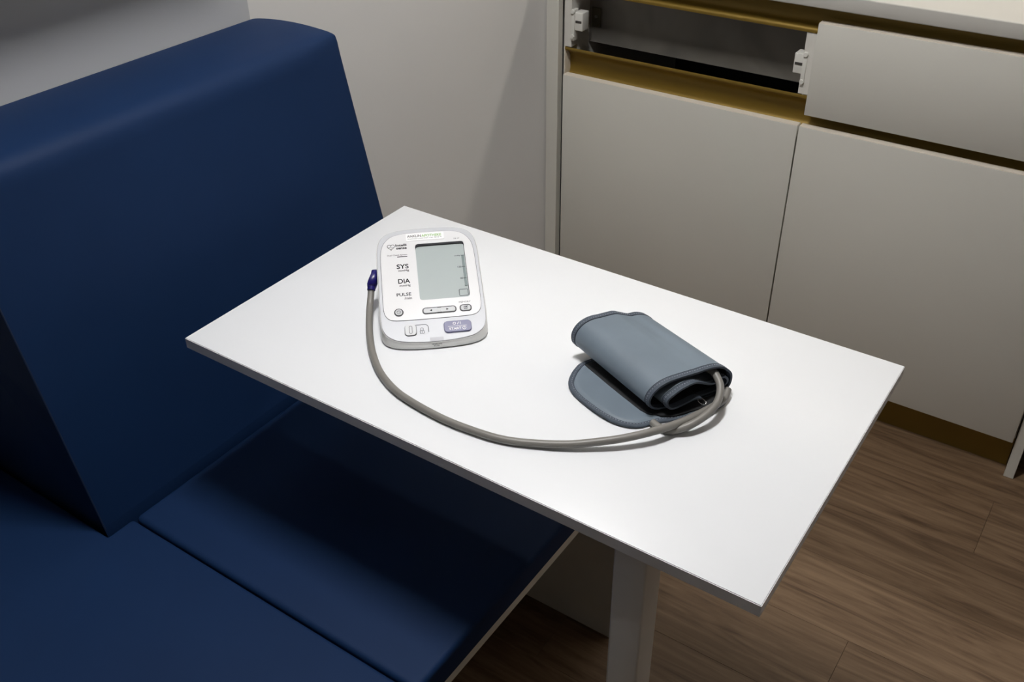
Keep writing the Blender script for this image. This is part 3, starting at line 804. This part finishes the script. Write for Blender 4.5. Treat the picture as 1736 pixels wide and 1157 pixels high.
# binding around the flap: ring with a rounded section
def flap_binding():
    prof = [(-6.6, 0.0030), (-6.3, 0.0038), (-4, 0.0041), (-1.8, 0.0038), (-0.4, 0.0030), (0, 0.0018), (-0.6, 0.0005), (-6.2, 0.0004)]
    rings = [[K(a/1000, b/1000, flz(a/1000, b/1000, z)) for a, b in flap_ring(d)] for d, z in prof]
    n = len(rings[0]); m_ = len(rings); verts = [v for r_ in rings for v in r_]; faces = []
    for i in range(m_):
        for k in range(n): faces.append((i*n+k, i*n+(k+1) % n, ((i+1) % m_)*n+(k+1) % n, ((i+1) % m_)*n+k))
    return raw('flap_binding', verts, faces, M_BIND, flap, 50)
flap_binding()
def flap_stitches():
    lp = [K(a/1000, b/1000, flz(a/1000, b/1000, 0.0042)) for a, b in flap_ring(-4.2)]
    verts, faces = [], []; acc = 0
    n = len(lp); d = 0.0; step = 0.0036
    for i in range(n):
        a, b = lp[i], lp[(i+1) % n]; L_ = (b-a).length
        while d < L_:
            c = a + (b-a)*(d/L_); t_ = (b-a).normalized(); x_ = Vector((-t_.y, t_.x, 0)); k0 = len(verts)
            for e in (-0.0008, 0.0008):
                for cx_, cz_ in ((1,0),(0,1),(-1,0),(0,-1)): verts.append(c + t_*e + x_*cx_*0.00032 + Vector((0,0,cz_*0.00032)))
            for q in range(4): faces.append((k0+q, k0+(q+1) % 4, k0+4+(q+1) % 4, k0+4+q))
            faces.append((k0, k0+3, k0+2, k0+1)); faces.append((k0+4, k0+5, k0+6, k0+7))
            d += step
        d -= L_
    o = raw('flap_stitching', verts, faces, M_STITCH, flap); o['kind'] = 'stuff'
flap_stitches()
# black hook tape beside the roll
tp = [(-0.0100, 0.1190), (-0.0100, 0.100), (-0.0100, 0.070), (-0.0092, 0.0415), (-0.0070, 0.012), (-0.004, 0.0030), (0.006, -0.0070), (0.02, -0.0150), (0.076, -0.0160), (0.0895, -0.004), (0.090, 0.121), (0.03, 0.122)]
tv = [K(a, b, 0.0038) for a, b in tp] + [K(a, b, 0.0062) for a, b in tp]
nt_ = len(tp)
raw('hook_tape', tv, [tuple(range(nt_))[::-1], tuple(range(nt_, 2*nt_))] + [(k, (k+1) % nt_, nt_+(k+1) % nt_, nt_+k) for k in range(nt_)], M_HOOK, flap)
# metal ring inside the roll
def torus(name, c, R_, r_, ax, mt, parent, n=24, m_=8):
    q = Vector((0, 0, 1)).rotation_difference(Vector(ax)); verts, faces = [], []
    for i in range(n):
        a = 2*math.pi*i/n
        for j in range(m_):
            b = 2*math.pi*j/m_
            v = Vector(((R_+r_*math.cos(b))*math.cos(a), (R_+r_*math.cos(b))*math.sin(a)*0.6, r_*math.sin(b)))
            verts.append(Vector(c) + q @ v)
    for i in range(n):
        for j in range(m_):
            faces.append((i*m_+j, ((i+1) % n)*m_+j, ((i+1) % n)*m_+(j+1) % m_, i*m_+(j+1) % m_))
    return raw(name, verts, faces, mt, parent, 60)
torus('metal_ring', K(0.0590, -0.011, 0.0115), 0.0055, 0.0011, (0.35, -0.35, 0.85), M_CHROME, cuff)

# hose: plug on the monitor's left side -> along the table -> cuff
def ML(u, y_, z): return Vector((0.2933, -0.2914, H)) + Vector((math.cos(YAW)*u - math.sin(YAW)*y_, math.sin(YAW)*u + math.cos(YAW)*y_, z))
HP = [ML(-0.0775, .112, .039), ML(-0.0783, .107, .0345), ML(-0.0797, .098, .0275), (0.1754,-0.2825,0.02+H), (0.1917,-0.3034,0.014+H), (0.2098,-0.3236,0.009+H), (0.236,-0.3485,0.006+H)]
HP += [(x, y_, z+H) for x, y_, z in [(0.2694,-0.3727,.0049),(0.305,-0.3892,.0049),(0.3406,-0.3971,.0049),(0.388,-0.4014,.0049),(0.429,-0.3996,.0049),(0.4659,-0.3938,.0049),(0.4974,-0.3814,.0052),
       (0.5327,-0.3632,.007),(0.5597,-0.3448,.010),(0.5851,-0.3237,.013),(0.608,-0.2976,.0155),(0.6227,-0.2682,.013),(0.6302,-0.245,.010),(0.6388,-0.2155,.0072),(0.6440,-0.192,.0060),(0.6420,-0.176,.0105)]]
HR = 0.0046
hose = tube('hose', HP, HR, M_HOSE, cuff, 16, 8)
tube('hose', [K(0.080, 0.030, 0.0375), K(0.082, 0.010, 0.0385), (0.6285,-0.1893,.0365+H), (0.6409,-0.2,.030+H), (0.6472,-0.2183,.023+H), (0.6453,-0.2397,.0180+H), (0.6348,-0.2625,.012+H), (0.6195,-0.2752,.006+H), (0.6040,-0.2775,.0050+H), (0.5935,-0.2738,.0052+H)], HR, M_HOSE, cuff, 16, 8)

# blue air plug
def plug():
    def loft(rings, name, parent):
        n = len(rings[0]); verts = [v for r_ in rings for v in r_]; faces = []
        for i in range(len(rings)-1):
            for k in range(n): faces.append((i*n+k, i*n+(k+1) % n, (i+1)*n+(k+1) % n, (i+1)*n+k))
        faces.append(tuple(range(n))[::-1]); faces.append(tuple(range((len(rings)-1)*n, len(rings)*n)))
        return raw(name, verts, faces, M_PLUG, parent, 50)
    # grip: flattened block pressed against the side, running back along it
    ctr = [(-0.0722, .1290, .0470, .0026, .0030), (-0.0722, .1270, .0475, .0042, .0055), (-0.0727, .120, .0455, .0048, .0075), (-0.0748, .114, .0420, .0060, .0080), (-0.0770, .109, .0385, .0064, .0072), (-0.0778, .1062, .0358, .0054, .0056)]
    rings = []
    for cu_, cy_, cz_, ru, rz in ctr:
        rg = []
        for k in range(20):
            a = 2*math.pi*k/20; c_, s_ = math.cos(a), math.sin(a)
            e = 0.55
            rg.append(ML(cu_ + ru*math.copysign(abs(c_)**e, c_), cy_ - 0.35*rz*math.copysign(abs(s_)**e, s_), cz_ + rz*math.copysign(abs(s_)**e, s_)))
        rings.append(rg)
    g = loft(rings, 'plug', hose)
    g['label'] = 'dark blue air plug'
    tube('collar', [ML(-0.0775, .1085, .0375), ML(-0.0785, .104, .0335)], 0.0055, M_PLUG, hose, 16, 3)
    tube('nozzle', [ML(-0.0760, .118, .0400), ML(-0.064, .118, .0400)], 0.0050, M_PLUG, hose, 14, 2)
plug()
